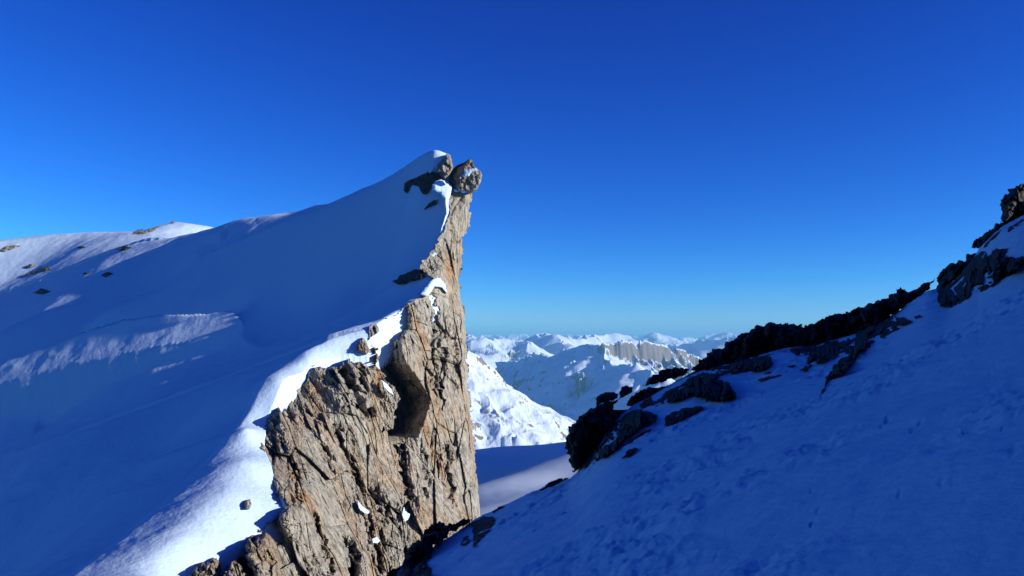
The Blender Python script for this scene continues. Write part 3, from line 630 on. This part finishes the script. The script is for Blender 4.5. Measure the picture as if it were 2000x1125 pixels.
def ridge(pts, k, amp, wl, cliff=0, cw=30, kb=None, crest=.3, seed=0, y0=0, y1=1e9):
    """mountain ridge through pixel/depth points; k = flank steepness, cliff = height of a rock wall under the crest"""
    global ZF
    P = np.array([at(u, v, d) for u, v, d in pts])
    sel = (YF.ravel() > y0) & (YF.ravel() < y1); idx = np.nonzero(sel)[0]
    x = XF.ravel()[idx]; y = YF.ravel()[idx]
    wrx = x + wl * .18 * fbm(x / wl, y / wl, seed + 5, 4, .6); wry = y + wl * .18 * fbm(x / wl + 9, y / wl, seed + 6, 4, .6)
    best = np.full(x.shape, -1e9); al = np.zeros(x.shape); dd = np.zeros(x.shape); acc = 0.
    for a, b in zip(P[:-1], P[1:]):
        e = b[:2] - a[:2]; t = np.clip(((wrx - a[0]) * e[0] + (wry - a[1]) * e[1]) / (e @ e), 0, 1)
        dx = wrx - a[0] - t * e[0]; dy = wry - a[1] - t * e[1]; d = np.hypot(dx, dy)
        d2 = np.hypot(x - a[0] - t * e[0], y - a[1] - t * e[1])
        d = np.minimum(d, d2 * 1.6) * .7 + d2 * .3
        z = a[2] + t * (b[2] - a[2]) - k * d - cliff * (1 + .8 * gn(wrx / 90, wry / 90, seed + 9) + .5 * gn(wrx / 35, wry / 35, seed + 10)) * sm(0, cw, d)
        c_ = z > best; best = np.where(c_, z, best); ln = math.sqrt(e @ e)
        tt = ((wrx - a[0]) * e[0] + (wry - a[1]) * e[1]) / ln
        al = np.where(c_, acc + np.clip(tt, -.4 * ln, 1.4 * ln), al); dd = np.where(c_, d, dd); acc += ln
    rz = .35 * (soft_ridged(x / wl, y / wl, seed + 1, 6, .5) + .25) + .65 * (soft_ridged(al / (wl * .55) + .1 * gn(x / wl, y / wl, seed), dd / (wl * 2.2), seed + 3, 5, .5) + .25)
    top = np.maximum(ZF.ravel()[idx], best + amp * (rz - .9) * (crest + (1 - crest) * sm(0, wl * .6, P[:, 2].max() - best)))
    z_ = ZF.ravel().copy(); z_[idx] = top; ZF = z_.reshape(ZF.shape)
# far ranges
rf = soft_ridged(XF / 4200 + .3, YF / 4200, 301, 6, .5)
rf = rf / np.percentile(rf[-400:], 98.5); rf = np.where(rf > .8, .8 + .25 * np.tanh((rf - .8) / .25), rf)
ZF = np.maximum(ZF, np.where(YF > 9500, -1000 + (1000 + .0062 * YF) * rf * sm(8800, 12500, YF), -9e3))
ridge([(700, 640, 6600), (860, 642, 6500), (915, 655, 6300), (940, 662, 6000), (965, 660, 6100), (1000, 663, 6200), (1035, 670, 6100), (1045, 690, 5600)], .62, 110, 700, seed=310, y0=3000, y1=9000)
ridge([(1020, 668, 8000), (1045, 658, 7600), (1066, 648, 7000), (1100, 660, 6500), (1128, 676, 6200), (1140, 690, 5900)], .62, 80, 800, seed=320, y0=4000, y1=9500)
ridge([(1066, 650, 7000), (1110, 655, 7600), (1150, 652, 8200), (1200, 650, 8600), (1240, 668, 8800)], .6, 90, 1100, seed=330, y0=4000, y1=12000)
ridge([(1240, 675, 8600), (1320, 668, 8000), (1370, 660, 7400), (1420, 656, 7000), (1500, 654, 6800), (1700, 640, 6500)], .6, 90, 1100, seed=335, y0=4000, y1=12000)
ridge([(940, 735, 5400), (965, 722, 5200), (1030, 696, 4800), (1100, 679, 4400), (1150, 671, 4150), (1170, 672, 4060)], .66, 60, 420, crest=.1, seed=340, y0=2700, y1=9000)
ridge([(1182, 668, 4000), (1210, 664, 4050), (1250, 663, 4120), (1285, 670, 4200), (1320, 680, 4300), (1350, 690, 4400), (1420, 720, 4500)], .52, 40, 240, cliff=85, cw=46, crest=.2, seed=350, y0=2900, y1=7000)
ridge([(1182, 690, 3960), (1205, 712, 3800), (1232, 708, 3700), (1243, 706, 3660), (1262, 720, 3580), (1300, 735, 3450), (1380, 765, 3250)], .62, 30, 420, seed=360, y0=2700, y1=6000)
ridge([(780, 610, 1980), (860, 655, 1980), (915, 703, 1960), (935, 716, 1980), (960, 737, 2000), (985, 757, 2000), (1003, 772, 1980), (1010, 792, 1960), (1045, 828, 1930), (1062, 843, 1920), (1085, 860, 1900), (1120, 890, 1880)], .62, 46, 260, seed=370, y0=1300, y1=3600)
ridge([(930, 760, 1850), (960, 790, 1800), (985, 830, 1740), (1010, 850, 1700)], .75, 14, 160, seed=380, y0=1300, y1=2600)
ZA = f_a(XF[:400], YF[:400])
ZF[:400] = np.where(YF[:400] < 620, ZA * wA[:400] + ZF[:400] * (1 - wA[:400]), ZF[:400])
ZF += np.where(YF < 700, .12 * fbm(XF * .05, YF * .05, 390, 4), 0)
ZF = np.minimum(ZF, 196)
VF = np.stack([XF, YF, ZF], -1).reshape(-1, 3); ncF = len(sF)
for nm, ya, yb in (("valley_snowfield", 0, 1500), ("near_mountain", 1500, 2700), ("middle_mountains", 2700, 9000), ("far_mountains", 9000, 1e9)):
    r0 = int(np.searchsorted(yF, ya)); r1 = int(np.searchsorted(yF, yb + 1)) ; r1 = min(r1, len(yF) - 1) + 0
    rows = slice(max(r0 - 1, 0) * ncF if ya else 0, (r1 + (1 if yb > 1e6 else 0)) * ncF)
    vv = VF[rows]
    mesh(nm, vv, gridfaces(len(vv) // ncF, ncF), M_far, kind="structure")

# ------------------------------------------------------------------ haze: thin mountain air
hm = bpy.data.materials.new("haze"); hm.use_nodes = True; ht = hm.node_tree; ht.nodes.clear()
ho = ht.nodes.new("ShaderNodeOutputMaterial"); hv_ = ht.nodes.new("ShaderNodeVolumePrincipled")
hv_.inputs["Density"].default_value = 8.0e-5; hv_.inputs["Color"].default_value = (.25, .66, 1.0, 1)
ht.links.new(hv_.outputs[0], ho.inputs["Volume"])
bx = np.array([(x, y, z) for x in (-30000, 32000) for y in (-300, 28500) for z in (-1500, 206)], float)
mesh("haze", bx, [(0, 1, 3, 2), (4, 6, 7, 5), (0, 4, 5, 1), (2, 3, 7, 6), (0, 2, 6, 4), (1, 5, 7, 3)], hm, smooth=False, kind="stuff")
